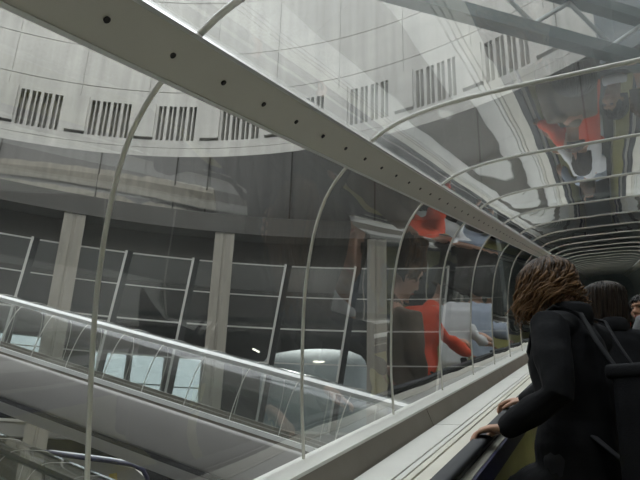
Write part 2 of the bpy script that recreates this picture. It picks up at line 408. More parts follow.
# ------------------------------------------------------------------ the drum and the building round the court
DC = Vector((-8.525, 2.269)); DR = 18.0
def dp(th, h, r=DR):
    t = math.radians(th); return Vector((DC.x+r*math.sin(t), DC.y+r*math.cos(t), h))
def drum_wall(name, th0, th1, slits, mat, top=27.0, h0=12.15):
    cuts = {}          # theta -> offset code for interval starting there
    edges = set([th0, th1]); iv = []
    if slits:
        g0 = -45.9-9.1*40
        while g0 < th1:
            if g0 >= th0-0.01 and g0+9 < th1+0.5:
                for q in range(4):
                    a = g0+q*1.42
                    iv.append((a, a+.47, 'S')); iv.append((a+.62, a+1.05, 'S'))
                iv.append((g0+6.15, g0+8.75, 'B')); iv.append((g0+7.42, g0+7.50, 'J'))
            g0 += 9.1
    for a, b, _ in iv: edges.update((a, b))
    th = sorted(e for e in edges if th0 <= e <= th1)
    full = []
    for a, b in zip(th, th[1:]):
        m = max(1, int((b-a)/1.2+0.5)); full += [a+(b-a)*i/m for i in range(m)]
    full.append(th1)
    hs = [h0, 12.55, 12.57, 12.93, 13.03, 14.62, 14.72, 15.30, 15.335, 17.30, 17.335, 20.2, 20.24, 23.4, top]
    if not slits: hs = [h0, top]
    def off(i, j):
        tm = (full[i]+full[i+1])/2; hm = (hs[j]+hs[j+1])/2
        o = 0.0
        for a, b, c in iv:
            if a < tm < b:
                if c == 'S' and 12.93 < hm < 14.62: o = 0.42
                if c == 'B' and 13.03 < hm < 14.72: o = -0.09
                if c == 'B' and 12.93 < hm < 13.03: o = 0.20
        if any(c == 'J' and a < tm < b for a, b, c in iv) and (hm > 14.72): o = 0.04
        if slits and (15.30 < hm < 15.335 or 17.30 < hm < 17.335 or 20.2 < hm < 20.24 or 12.55 < hm < 12.57): o = 0.04
        return o
    bm = bmesh.new(); uvl = bm.loops.layers.uv.new('UVMap')
    def face(ps):
        f = bm.faces.new([bm.verts.new(dp(*p)) for p in ps])
        for l, p in zip(f.loops, ps): l[uvl].uv = (math.radians(p[0])*DR+(p[2]-DR), p[1])
    nI, nJ = len(full)-1, len(hs)-1
    O = [[off(i, j) for j in range(nJ)] for i in range(nI)]
    for i in range(nI):
        for j in range(nJ):
            r = DR+O[i][j]; a, b = full[i], full[i+1]; c, d = hs[j], hs[j+1]
            face(((a, c, r), (b, c, r), (b, d, r), (a, d, r)))
            if i+1 < nI and O[i+1][j] != O[i][j]:
                r2 = DR+O[i+1][j]; face(((b, c, r), (b, c, r2), (b, d, r2), (b, d, r)))
            if j+1 < nJ and O[i][j+1] != O[i][j]:
                r2 = DR+O[i][j+1]; face(((a, d, r), (b, d, r), (b, d, r2), (a, d, r2)))
    me = bpy.data.meshes.new(name); bm.to_mesh(me); bm.free(); me.materials.append(mat)
    o = bpy.data.objects.new(name, me); COL.objects.link(o); return struct(o)
TH_END = 30.5
drum_wall('wall_courtyard', -45.9-9.1*12, TH_END, True, MT['drum'])
drum_wall('wall_back', TH_END+62, 360-45.9-9.1*12, False, MT['drum'])
drum_wall('wall_right', TH_END, TH_END+62, False, MT['cladding'], h0=11.6)
# thickness of the wall end
bm = bmesh.new()
hexa(bm, [dp(TH_END, 12.1, DR-.0), dp(TH_END, 12.1, DR+1.2), dp(TH_END, 27, DR+1.2), dp(TH_END, 27, DR), dp(TH_END+.02, 12.1, DR), dp(TH_END+.02, 12.1, DR+1.2), dp(TH_END+.02, 27, DR+1.2), dp(TH_END+.02, 27, DR)])
struct(link('trim_%d' % (tn+1), bm, MT['soffit'])); tn += 1

WR = 25.5
def wp(az, h, r=WR):
    t = math.radians(az); return Vector((r*math.sin(t), r*math.cos(t), h))
def ring_strip(name, f0, f1, mat, a0, a1, step=2.0, joints=None):
    bm = bmesh.new(); uvl = bm.loops.layers.uv.new('UVMap'); n = int((a1-a0)/step)
    for i in range(n):
        a, b = a0+(a1-a0)*i/n, a0+(a1-a0)*(i+1)/n
        ps = [f0(a), f0(b), f1(b), f1(a)]
        f = bm.faces.new([bm.verts.new(p) for p in ps])
        w = (ps[3]-ps[0]).length
        for l, q in zip(f.loops, ((a, 0), (b, 0), (b, w), (a, w))): l[uvl].uv = (math.radians(q[0])*22, q[1])
    me = bpy.data.meshes.new(name); bm.to_mesh(me); bm.free(); me.materials.append(mat)
    o = bpy.data.objects.new(name, me); COL.objects.link(o); return struct(o)
# soffit from the rim of the drum back to the window wall, with shallow radial ribs
def rim_dir(az):   # point on the rim seen along azimuth az from the eye
    d = Vector((math.sin(math.radians(az)), math.cos(math.radians(az)))); b = -d.dot(DC)*1.0
    c = DC.dot(DC)-DR*DR; t = -b+math.sqrt(b*b-c)
    return Vector((d.x*t, d.y*t, 12.15)), t
def soff0(az): return rim_dir(az)[0]
def soff1(az):
    p, t = rim_dir(az); r = max(WR, t+0.6)
    return wp(az, 9.45, r)
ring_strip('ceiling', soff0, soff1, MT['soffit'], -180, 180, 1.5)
bm = bmesh.new()
for az in (-56, -47.5, -40.4, -37.3, -29.0, -20.5, -10, 0):
    a, b = soff0(az), soff1(az); bar(bm, a+Vector((0, 0, -.02)), b+Vector((0, 0, -.02)), 0.06, 0.10)
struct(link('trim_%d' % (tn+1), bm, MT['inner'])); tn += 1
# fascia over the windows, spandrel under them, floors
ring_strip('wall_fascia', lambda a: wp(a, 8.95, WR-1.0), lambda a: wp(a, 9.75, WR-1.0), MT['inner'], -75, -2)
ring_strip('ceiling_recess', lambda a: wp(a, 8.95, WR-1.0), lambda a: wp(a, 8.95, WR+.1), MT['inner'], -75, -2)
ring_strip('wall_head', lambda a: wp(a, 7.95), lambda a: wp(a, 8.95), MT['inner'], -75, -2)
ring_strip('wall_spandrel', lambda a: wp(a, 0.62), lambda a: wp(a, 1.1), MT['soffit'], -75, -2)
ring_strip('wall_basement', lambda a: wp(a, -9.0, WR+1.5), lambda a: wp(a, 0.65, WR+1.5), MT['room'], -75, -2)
ring_strip('wall_far', lambda a: wp(a, -9.0), lambda a: wp(a, 9.8), MT['cladding'], -2, 80)
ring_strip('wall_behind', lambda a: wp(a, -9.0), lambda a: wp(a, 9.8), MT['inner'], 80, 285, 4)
bm = bmesh.new()
for i in range(36):
    a, b = -75+73*i/36, -75+73*(i+1)/36
    quad(bm, wp(a, 1.0, WR-.15), wp(b, 1.0, WR-.15), wp(b, 1.0, 31), wp(a, 1.0, 31))
    quad(bm, wp(a, 8.3, WR), wp(b, 8.3, WR), wp(b, 8.3, 31), wp(a, 8.3, 31))
    quad(bm, wp(a, 1.0, WR-.15), wp(b, 1.0, WR-.15), wp(b, 0.6, WR-.15), wp(a, 0.6, WR-.15))
    quad(bm, wp(a, 0.6, WR-.15), wp(b, 0.6, WR-.15), wp(b, 0.6, WR+1.5), wp(a, 0.6, WR+1.5))
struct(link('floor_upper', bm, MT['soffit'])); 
bm = bmesh.new(); bmesh.ops.create_circle(bm, cap_ends=True, segments=64, radius=30, matrix=Matrix.Translation((0, 0, -9)))
struct(link('floor', bm, MT['paving']))

# pale raised strips on the underside of the soffit
def soff_hit(x, y, drop):
    d = at(x, y, 1.0); az = math.degrees(math.atan2(d.x, d.y)); r1 = math.hypot(d.x, d.y); p, t = rim_dir(az); q = soff1(az); rq = math.hypot(q.x, q.y)
    m = (q.z-p.z)/(rq-t); # h = p.z+m(r-t)
    k = (p.z-m*t)/(d.z-m*r1); return d*k-Vector((0, 0, drop))
for l0, l1 in (((-90, 152, 214, 189), (-90, 159, 216, 206)), ((-90, 168, 218, 217), (-90, 171, 220, 223))):
    bm = bmesh.new(); n = 10; rows = []
    for i in range(n+1):
        f = i/n; a = (l0[0]+(l0[2]-l0[0])*f, l0[1]+(l0[3]-l0[1])*f-6*math.sin(PI*f)); b = (l1[0]+(l1[2]-l1[0])*f, l1[1]+(l1[3]-l1[1])*f-6*math.sin(PI*f))
        rows.append([bm.verts.new(soff_hit(a[0], a[1], -.05)), bm.verts.new(soff_hit(a[0], a[1], .22)), bm.verts.new(soff_hit(b[0], b[1], .22)), bm.verts.new(soff_hit(b[0], b[1], -.05))])
    for r0_, r1_ in zip(rows, rows[1:]):
        for j in range(4): bm.faces.new((r0_[j], r0_[(j+1) % 4], r1_[(j+1) % 4], r1_[j]))
    bm.faces.new(rows[0]); bm.faces.new(rows[-1])
    tn += 1; struct(link('trim_%d' % tn, bm, MT['column']))

# columns
COLS = [(-48.9, 'weathered concrete column nearest the left edge, crossed by the bright tube rail'),
        (-35.15, 'weathered concrete column in the middle of the dark window wall'),
        (-20.3, 'weathered concrete column beside the orange reflection, right of the windows')]
for az, lab in COLS:
    bm = bmesh.new(); w = 0.80; t = Vector((math.cos(math.radians(az)), -math.sin(math.radians(az)), 0)); r = Vector((math.sin(math.radians(az)), math.cos(math.radians(az)), 0))
    c = wp(az, 0, WR-.55)
    sec = [(-w/2, -.4), (-.06, -.4), (-.03, -.36), (.03, -.36), (.06, -.4), (w/2, -.4), (w/2, .45), (-w/2, .45)]
    extrude_profile(bm, lambda s, u, v: c+t*u+r*v+Vector((0, 0, s)), sec, [-9, 8.95])
    tag(link('concrete_column', bm, MT['column']), lab, 'column', 'concrete columns of the window wall')

# window bays: slanted mullions, level transoms
def bay(a0, a1, mulls, idx):
    bm = bmesh.new()
    for (at_, ab) in mulls:
        bar(bm, wp(at_, 8.0, WR-.05), wp(ab, 1.1, WR-.05), 0.09, 0.20, up=wp(at_, 0).normalized())
    for h, th in ((7.95, .05), (6.6, .04), (5.23, .055), (3.82, .045), (1.15, .10)):
        n = 8
        for i in range(n):
            a, b = a0+(a1-a0)*i/n, a0+(a1-a0)*(i+1)/n
            bar(bm, wp(a, h), wp(b, h), th, th)
    fr = struct(link('window_%d' % idx, bm, MT['frame']))
    for (at_, ab) in mulls:
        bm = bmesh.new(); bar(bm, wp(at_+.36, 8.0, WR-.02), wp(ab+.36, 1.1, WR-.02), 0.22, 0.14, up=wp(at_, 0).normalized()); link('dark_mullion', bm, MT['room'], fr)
    bm = bmesh.new(); n = 6
    for i in range(n):
        a, b = a0+(a1-a0)*i/n, a0+(a1-a0)*(i+1)/n
        quad(bm, wp(a, 1.1, WR+.04), wp(b, 1.1, WR+.04), wp(b, 8.0, WR+.04), wp(a, 8.0, WR+.04))
    p = link('pane', bm, MT['winglass'], fr)
bay(-64, -49.6, [(-58, -59.4), (-52.0, -53.2)], wn+1)
bay(-48.2, -35.9, [(-44.0, -45.6), (-37.9, -39.4)], wn+2)
bay(-34.4, -21.0, [(-29.1, -31.1), (-22.35, -24.6)], wn+3)
bay(-19.6, -2.0, [(-13.5, -15.5), (-7.5, -9.5)], wn+4)
# the wall behind the windows, with openings to daylight on the far side
def inner_wall():
    ops = [(-53.6, -49.8, 3.3, 5.1), (-45.6, -42.7, 1.9, 4.7), (-42.3, -39.5, 1.9, 4.7), (-38.9, -36.2, 1.8, 4.7)]
    az = sorted(set([-75, -2]+[x for o in ops for x in o[:2]]+[-75+2.5*i for i in range(30)])); hs = sorted(set([.5, 10]+[x for o in ops for x in o[2:]]))
    bm = bmesh.new()
    for a, b in zip(az, az[1:]):
        for c, d in zip(hs, hs[1:]):
            m, h = (a+b)/2, (c+d)/2
            if any(o[0] < m < o[1] and o[2] < h < o[3] for o in ops): continue
            quad(bm, wp(a, c, 31), wp(b, c, 31), wp(b, d, 31), wp(a, d, 31))
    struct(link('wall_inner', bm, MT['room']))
    for i, (a, b, c, d) in enumerate(ops):
        bm = bmesh.new(); quad(bm, wp(a, c, 31.02), wp(b, c, 31.02), wp(b, d, 31.02), wp(a, d, 31.02)); f = struct(link('window_%d' % (wn+10+i), bm, MT['winglass']))
        bm = bmesh.new()
        for h in (c, (c+d)/2, d): bar(bm, wp(a, h, 31), wp(b, h, 31), .06, .06)
        for q in (a, b): bar(bm, wp(q, c, 31), wp(q, d, 31), .08, .08, up=wp(q, 0).normalized())
        link('frame', bm, MT['frame'], f)
inner_wall()
root = empty('round_counter', wp(-26.2, 1.0, 27.6)); tag(root, 'white rounded counter behind the windows between the middle and right columns', 'counter')
bm = bmesh.new(); c0 = wp(-26.2, 0, 28.0)
def dome(th, k): return c0+Vector((2.55*math.cos(th)*k, 1.3*math.sin(th)*k, 0))
prf = [(1.0, 1.0), (1.0, 4.05), (.97, 4.30), (.90, 4.50), (.75, 4.66), (.5, 4.76), (.0, 4.80)]
for (k0, h0), (k1, h1) in zip(prf, prf[1:]):
    for i in range(40):
        a, b = 2*PI*i/40, 2*PI*(i+1)/40
        ps = [dome(a, k0)+Vector((0, 0, h0)), dome(b, k0)+Vector((0, 0, h0)), dome(b, k1)+Vector((0, 0, h1)), dome(a, k1)+Vector((0, 0, h1))]
        if k1 == 0: ps = ps[:3]
        bm.faces.new([bm.verts.new(p) for p in ps])
bmesh.ops.remove_doubles(bm, verts=bm.verts[:], dist=1e-4)
link('counter_body', bm, MT['blind'], root, smooth=True)

m, nt, out = new_mat('lamp_glow'); em = N(nt, 'ShaderNodeEmission'); em.inputs['Color'].default_value = (1, .93, .78, 1); em.inputs['Strength'].default_value = 1.6
nt.links.new(em.outputs[0], out.inputs['Surface']); MT['lamp'] = m
for (x0, y0, x1, y1), lab in (((314, 361.5, 335, 362.5), 'slim white strip lamp on the face of the rounded counter'), ((253, 349, 259, 352), 'short yellowish lamp behind the window left of the second rib')):
    root = empty('strip_lamp', at((x0+x1)/2, (y0+y1)/2, 26.3)); tag(root, lab, 'lamp')
    bm = bmesh.new(); sweep(bm, [at(x0, y0, 26.3), at(x1, y1, 26.3)], [.03, .03], seg=8); link('tube', bm, MT['lamp'], root)
    bm = bmesh.new(); bar(bm, at(x0, y0, 26.36)+Vector((0, 0, .03)), at(x1, y1, 26.36)+Vector((0, 0, .03)), .06, .04); link('housing', bm, MT['frame'], root)

ld = bpy.data.lights.new('counter_fill_light', 'AREA'); ld.energy = 95; ld.size = 1.2; ld.color = (1, .97, .92)  # added fill light that brightens the counter; no ceiling fixture stands here
lo = bpy.data.objects.new('counter_fill_light', ld); COL.objects.link(lo); lo.location = wp(-26, 8.0, 26.6)

# ------------------------------------------------------------------ dark building the tube runs into
def tunnel(name, sec):
    bm = bmesh.new(); extrude_profile(bm, OUR.P, sec, [16, 25.6]); struct(link(name, bm, MT['tunnel']))
tunnel('wall_tunnel_left', [(2.3, -2.2), (2.4, -2.2), (2.4, 2.3), (2.3, 2.3)])
tunnel('wall_tunnel_right', [(-2.3, -2.2), (-2.4, -2.2), (-2.4, 2.3), (-2.3, 2.3)])
tunnel('ceiling_tunnel', [(2.3, 2.2), (2.3, 2.3), (-2.3, 2.3), (-2.3, 2.2)])
bm = bmesh.new(); extrude_profile(bm, OUR.P, [(2.3, -2.2), (2.3, 2.2), (-2.3, 2.2), (-2.3, -2.2)], [25.55, 25.6]); struct(link('wall_tunnel_end', bm, MT['tunnel']))

# ------------------------------------------------------------------ the other walkway tubes across the court
def far_tube(P1, P0, s0, s1, label, belly_mat, n_sp=.95):
    T = (P0-P1).normalized(); U = Vector((0, 0, 1)).cross(T).normalized(); Nn = T.cross(U)
    if Nn.z < 0: Nn = -Nn
    O = P1-U*(.72*D)-Nn*(.53*D)
    fr = Frame(O, T, Nn, U)
    root = empty('walkway_tube', O); tag(root, label, 'walkway')
    bmat = 'cladding' if belly_mat == 'cladding' else 'bright'
    # beams
    for sg in (1, -1):
        sec, a, b, d, n = beam_section(sg)
        sec = [(a-n*0.02-d*0.03), (b-n*0.02), (b+n*0.03), (a+n*0.05-d*0.03)]
        bm = bmesh.new(); extrude_profile(bm, fr.P, [(p.x*sg, p.y) for p in sec], [s0, s1]); link('beam', bm, MT[bmat], root)
    cb = W0-0.02
    prL = [(u, v) for u, v in LOW]+[(CURB_U, cb)]
    k0, k1 = int(s0/n_sp), int(s1/n_sp)
    for k in range(k0, k1+1):
        bm = bmesh.new()
        pr = prL[::-1]+TOPL+[(-u, v) for u, v in prL]
        sweep(bm, [fr.P(k*n_sp, u, v) for u, v in pr], [.008]*len(pr), seg=6, round_caps=False); link('rib', bm, MT['rib'], root, smooth=True)
    # continuous acrylic skins (flank, roof, flank)
    for pr in (prL, TOPL, [(-u, v) for u, v in prL]):
        bm = bmesh.new(); extrude_profile(bm, fr.P, fine(pr), [s0+(s1-s0)*i/40 for i in range(41)], closed=False); link('acrylic_skin', bm, MT['farpane'], root, smooth=True)
    for sg in (1, -1):
        bm = bmesh.new(); extrude_profile(bm, fr.P, rect(.985*sg, .82*sg, cb-.075, cb), [s0, s1]); link('kerb', bm, MT[bmat], root)
        bm = bmesh.new(); extrude_profile(bm, fr.P, rect(.975*sg, .50*sg, cb-.115, cb-.08), [s0, s1]); link('shadow_gap', bm, MT['taupe'], root)
        bm = bmesh.new(); extrude_profile(bm, fr.P, rect(.53*sg, .40*sg, cb-.9, cb+.03), [s0, s1]); link('inner_balustrade', bm, MT['taupe'], root)
    bm = bmesh.new(); extrude_profile(bm, fr.P, rect(-.9, .9, cb-.98, cb-.9), [s0, s1]); link('deck', bm, MT['belt'], root)
    arc = [(1.16, -.12), (1.17, -.38), (1.10, -.72), (.93, -.99), (.66, -1.19), (.33, -1.29), (0, -1.32)]
    arc = [(u*.86, v) for u, v in arc]; arc = fine(arc, 3); arc = arc+[(-u, v) for u, v in arc[-2::-1]]
    inn = [(u*.95, v*.95-.02) for u, v in arc][::-1]
    bm = bmesh.new(); extrude_profile(bm, fr.P, [(u, v+cb) for u, v in arc+inn], [s0, s1]); link('belly', bm, MT[belly_mat], root, smooth=True)
    return root
far_tube(Vector((-3, 9.54, .857)), Vector((-12.1, 8.9, 3.24)), -6.5, 21.3, 'acrylic walkway tube with a bright rail and grey belly sloping down across the court', 'belly')
far_tube(Vector((-3, 10.6, -2.40)), Vector((-12.1, 9.96, -.02)), -6, 20, 'dark lower walkway tube at the bottom left corner, under the grey belly', 'cladding')

# small escalator newel seen below the belly
root = empty('escalator_newel', at(100, 470, 16)); tag(root, 'dark curved escalator end with a bright rail, below the grey belly', 'escalator')
def px(pts, d): return [at(x, y, d) for x, y in pts]
bm = bmesh.new(); sweep(bm, px([(45, 452), (70, 456), (110, 461), (133, 465), (143, 470), (147, 478), (147, 486)], 16.0), [.06]*7, seg=10); link('rail', bm, MT['navy'], root, smooth=True)
bm = bmesh.new(); sweep(bm, px([(50, 451), (75, 454), (110, 458.5), (136, 463)], 16.05), [.03]*4, seg=8); link('bright_strip', bm, MT['bright'], root, smooth=True)
a = px([(45, 455), (108, 463), (134, 468), (143, 476), (143, 500), (45, 500)], 16.1); bm = bmesh.new()
f = bm.faces.new([bm.verts.new(p) for p in a]); r = bmesh.ops.extrude_face_region(bm, geom=[f]); bmesh.ops.translate(bm, verts=[v for v in r['geom'] if isinstance(v, bmesh.types.BMVert)], vec=M_F*.25)
link('side_panel', bm, MT['frame'], root)
bm = bmesh.new(); q = px([(109, 474), (117, 473), (118, 492), (109, 492)], 15.6); q2 = px([(109, 474), (117, 473), (118, 492), (109, 492)], 15.7); hexa(bm, q+q2)
link('yellow_comb', bm, MT['yellow'], root)

# ------------------------------------------------------------------ steel girder over the tube
root = empty('steel_girder', Vector((-0.8, 10.7, 8))); tag(root, 'dark green steel truss with pale diagonal braces above the tube roof', 'girder')
gA, gB = Vector((-.35, 1.098, 1))*8.0, Vector((.145, 1.572, 1))*8.0
gd = (gB-gA); gd.z = 0; gl = gd.length; gd.normalize()
gP = lambda t, z: Vector((gA.x, gA.y, z))+gd*t
bm = bmesh.new(); bar(bm, gP(-7, 8.12), gP(12, 8.12), .26, .28); link('lower_chord', bm, MT['girder'], root)
bm = bmesh.new(); bar(bm, gP(-7, 9.25), gP(12, 9.25), .26, .26); link('upper_chord', bm, MT['girder'], root)
t = -6.6
flip = False
while t < 11.4:
    bm = bmesh.new(); z0, z1 = (9.1, 8.3) if flip else (8.3, 9.1)
    sweep(bm, [gP(t, z0), gP(t+.95, z1)], [.045, .045], seg=8); link('brace', bm, MT['brace'], root, smooth=True)
    t += .95; flip = not flip

# ------------------------------------------------------------------ people
class Body:
    """joints in world space from a pose; x = person's right, y = facing, z = up"""
    def __init__(s, x, y, yaw, H, lean=0.0, lean_side=0.0, hip_back=0.0, head_yaw=0.0, head_pitch=0.0, foot=0.10):
        g = floor_at(x, y); s.g = g; k = H/1.70; s.k = k
        s.f = Vector((-math.sin(yaw), math.cos(yaw), 0)); s.r = Vector((s.f.y, -s.f.x, 0)); s.z = Vector((0, 0, 1))
        hip = g+s.z*(.90*k)-s.f*hip_back; s.hip = hip
        up = (s.z*math.cos(lean)+s.f*math.sin(lean)); up = (up*math.cos(lean_side)+s.r*math.sin(lean_side)).normalized(); s.up = up
        s.fw = (s.f-up*s.f.dot(up)).normalized(); s.rt = s.fw.cross(up)
        q = lambda d, fo=0, ri=0: hip+up*(d*k)+s.fw*(fo*k)+s.rt*(ri*k)
        s.waist = q(.14); s.chest = q(.36, .01); s.neck0 = q(.535, -.01); s.neck1 = q(.60, .015)
        s.shR = q(.49, -.01, .175); s.shL = q(.49, -.01, -.175)
        hup = (s.z*math.cos(head_pitch)+s.f*math.sin(head_pitch)).normalized()
        hf = Matrix.Rotation(head_yaw, 3, 'Z') @ s.f
        hf = (hf-hup*hf.dot(hup)).normalized() if abs(head_pitch) < 1e-6 else (Matrix.Rotation(head_yaw, 3, 'Z') @ (s.f*math.cos(head_pitch)-s.z*math.sin(head_pitch))).normalized()
        hup = (hf.cross(Vector((0, 0, 1)))).normalized().cross(hf).normalized()
        s.hf, s.hu, s.hr = hf, hup, hf.cross(hup)
        s.head = s.neck1+hup*(.115*k)+hf*(.03*k)
        s.feet = []
        for sd, fo in ((1, foot), (-1, -foot)):
            gx = g+s.r*(sd*.10*k)+s.f*fo; gz = floor_at(gx.x, gx.y)
            hj = hip+s.r*(sd*.09*k); an = gz+s.z*(.08*k)
            kn = (hj+an)/2+s.f*(.035*k); s.feet.append((hj, kn, an, gz))
    def arm(s, sd, hand, out=0.5, down=0.8, back=0.3):
        sh = s.shR if sd > 0 else s.shL; k = s.k; l1, l2 = .29*k, .255*k
        d = hand-sh; L = min(d.length, (l1+l2)*.985); dn = d.normalized(); hand = sh+dn*L
        a = (l1*l1-l2*l2+L*L)/(2*L); h = math.sqrt(max(l1*l1-a*a, 0))
        pole = s.r*(sd*out)-s.z*down-s.f*back; pole = (pole-dn*pole.dot(dn)).normalized()
        return sh, sh+dn*a+pole*h, hand
def hand_on(bm, wrist, fdir, pdir, side, k=1.0, curl=0.7):
    """hand resting palm-down on a rail: fdir = finger direction, pdir = out of the palm (down), side = towards the thumb"""
    fdir = fdir.normalized(); pdir = (pdir-fdir*pdir.dot(fdir)).normalized(); sd = (side-fdir*side.dot(fdir)-pdir*side.dot(pdir)).normalized()
    P = lambda a, b, c: wrist+fdir*(a*k)+sd*(b*k)-pdir*(c*k)
    sweep(bm, [P(-.02, 0, 0), P(.02, 0, .004), P(.055, .001, .007), P(.088, 0, .002)], [(.018*k, .027*k), (.017*k, .035*k), (.015*k, .040*k), (.011*k, .039*k)], seg=14, ref=pdir)
    for off, ln, sp in ((.029, .072, .10), (.010, .080, .03), (-.010, .074, -.04), (-.029, .058, -.12)):
        base = P(.080, off, .003); c = curl; pts = [base]; ang = 0.12
        for seg_l, bend in ((.46, .35*c), (.30, .75*c), (.24, .65*c)):
            ang += bend; d = fdir*math.cos(ang)+pdir*math.sin(ang)+sd*sp
            pts.append(pts[-1]+d.normalized()*(ln*seg_l*k))
        sweep(bm, pts, [.0092*k, .0088*k, .0080*k, .0066*k], seg=10)
    t0 = P(.012, .026, -.001); t1 = P(.045, .050, -.008); t2 = P(.072, .056, -.020); t3 = P(.092, .052, -.030)
    sweep(bm, [t0, t1, t2, t3], [.0135*k, .0110*k, .0098*k, .0074*k], seg=10)
def head_shape(bm, b, ears=True):
    k = b.k; hf, hu, hr, c = b.hf, b.hu, b.hr, b.head
    Q = lambda x, y, z: c+hr*(x*k)+hf*(y*k)+hu*(z*k)
    ellipsoid(bm, Q(0, -.012, .025), .074*k, .092*k, .088*k, hr, hf, hu)       # skull
    ellipsoid(bm, Q(0, .022, -.035), .058*k, .066*k, .078*k, hr, hf, hu)       # face and jaw
    ellipsoid(bm, Q(0, .062, -.098), .024*k, .020*k, .018*k, hr, hf, hu)       # chin
    sweep(bm, [Q(0, .086, .012), Q(0, .100, -.018), Q(0, .110, -.034)], [.008*k, .011*k, .014*k], seg=10)   # nose
    for x in (.013, -.013): ellipsoid(bm, Q(x, .096, -.036), .009*k, .010*k, .008*k, hr, hf, hu, 10, 6)
    sweep(bm, [Q(-.045, .070, .022), Q(-.02, .088, .026), Q(.02, .088, .026), Q(.045, .070, .022)], [.009*k]*4, seg=8)  # brow
    sweep(bm, [Q(-.024, .078, -.064), Q(0, .088, -.062), Q(.024, .078, -.064)], [.007*k, .009*k, .007*k], seg=8)
    for x in (.045, -.045): ellipsoid(bm, Q(x, .052, -.030), .020*k, .022*k, .022*k, hr, hf, hu, 10, 8)      # cheeks
    for x in (.074, -.074): ellipsoid(bm, Q(x, -.010, -.012), .010*k, .020*k, .032*k, hr, hf, hu, 10, 8)      # ears
def make_person(b, label, skin, top_mat, arms, hair_fn, group=None, voxel=.008, coat_len=.0, sleeve=1.0, legs_mat='trousers', collar=None, arm_hand=None, slim=1.0, deep=1.0, fat=1.0):
    k = b.k
    root = empty('person', b.g); tag(root, label, 'person', group)
    A = [(sd,)+b.arm(sd, h, **kw) for sd, h, kw in arms]
    # body
    bm = bmesh.new(); head_shape(bm, b)
    sweep(bm, [b.chest, b.neck0, b.neck1, b.head-b.hu*.03*k], [.07*k, .056*k, .050*k, .052*k], seg=14)
    sweep(bm, [b.hip-b.up*.04*k, b.waist, b.chest, b.neck0-b.up*.03*k], [(.150*k, .10*k), (.125*k, .09*k), (.150*k, .10*k), (.11*k, .07*k)], seg=18, ref=b.rt)
    for (sd, sh, el, ha), (fd, pd, sdv, curl) in zip(A, arm_hand or [None]*len(A)) if arm_hand else ():
        pass
    for i, (sd, sh, el, ha) in enumerate(A):
        sweep(bm, [b.neck0-b.up*.06*k, sh, el, ha], [.05*k, .048*k, .036*k, .024*k], seg=12)
        fd, pd, tv, curl = arm_hand[i] if arm_hand and arm_hand[i] else ((ha-el), -b.z, -b.r*sd, .6)
        hand_on(bm, ha, fd, pd, tv, k, curl)
    for hj, kn, an, gz in b.feet:
        sweep(bm, [hj, kn, an], [.075*k, .050*k, .036*k], seg=12)
        sweep(bm, [an-b.z*.035*k-b.f*.03*k, an-b.z*.045*k+b.f*.12*k], [.034*k, .030*k], seg=10)
    link('body', fuse(bm, voxel, 2), MT[skin], root, smooth=True)
    # eyes, mouth
    Q = lambda x, y, z: b.head+b.hr*(x*k)+b.hf*(y*k)+b.hu*(z*k)
    for x in (.030, -.030):
        bm = bmesh.new(); ellipsoid(bm, Q(x, .0775, .006), .013*k, .008*k, .007*k, b.hr, b.hf, b.hu, 12, 8); link('eye', bm, MT['eye'], root, smooth=True)
    bm = bmesh.new(); sweep(bm, [Q(-.020, .082, -.064), Q(0, .0925, -.063), Q(.020, .082, -.064)], [.0045*k, .006*k, .0045*k], seg=8); link('mouth', bm, MT['lip'], root, smooth=True)
    # jacket
    bm = bmesh.new()
    lower = b.hip-b.up*(.06*k)
    pts = [lower, b.hip+b.up*.05*k, b.waist, b.hip+b.up*.27*k, b.chest, b.hip+b.up*.47*k, b.neck0-b.up*.005*k]
    rr = [(.178, .135), (.172, .13), (.158*slim, .118), (.168*slim, .125), (.180*slim, .128), (.160*slim, .105), (.080, .066)]
    if coat_len:
        pts = [b.hip-b.z*coat_len*k+b.f*.11, b.hip-b.z*coat_len*.5*k+b.f*.08]+pts; rr = [(.235, .245), (.215, .20)]+rr
    sweep(bm, pts, [(a*k, c*k*deep) for a, c in rr], seg=26, ref=b.rt)
    for sd, sh, el, ha in A:
        cu = el+(ha-el)*(.90 if sleeve >= 1 else .1)
        base = b.neck0-b.up*.05*k+b.rt*(sd*.05*k)
        mid = sh+(el-sh)*.5
        sweep(bm, [base, sh-b.up*.01*k, mid, el, (el+cu)/2, cu], [x*k*fat for x in (.062, .068, .062, .054, .048, .041)], seg=16)
    jk = fuse(bm, voxel*1.15, 2)
    # cloth folds
    for v in jk.verts:
        nz = noise.noise(v.co*7.0)*.010+noise.noise(v.co*17.0+Vector((5, 2, 1)))*.004
        v.co += v.normal*nz*k
    link('jacket' if not coat_len else 'coat', jk, MT[top_mat], root, smooth=True)
    if collar:
        bm = bmesh.new()
        ring = []
        for i in range(21):
            a = 2*PI*i/20; ring.append(b.neck0+b.up*.018*k+b.rt*(math.cos(a)*.078*k)+b.fw*(math.sin(a)*.070*k))
        sweep(bm, ring, [((.045 if collar == 'coat' else .030)*k, .014*k)]*21, seg=8, ref=b.up, cap=False); link('collar', bm, MT[collar], root, smooth=True)
    # trousers and shoes
    bm = bmesh.new()
    sweep(bm, [b.hip-b.up*.02*k, b.waist], [(.150*k, .11*k), (.135*k, .10*k)], seg=18, ref=b.r)
    for hj, kn, an, gz in b.feet:
        sweep(bm, [hj, (hj+kn)/2, kn, an-b.z*.0*k], [.088*k, .080*k, .064*k, .056*k], seg=14)
    link('trousers', fuse(bm, voxel*1.4, 2), MT[legs_mat], root, smooth=True)
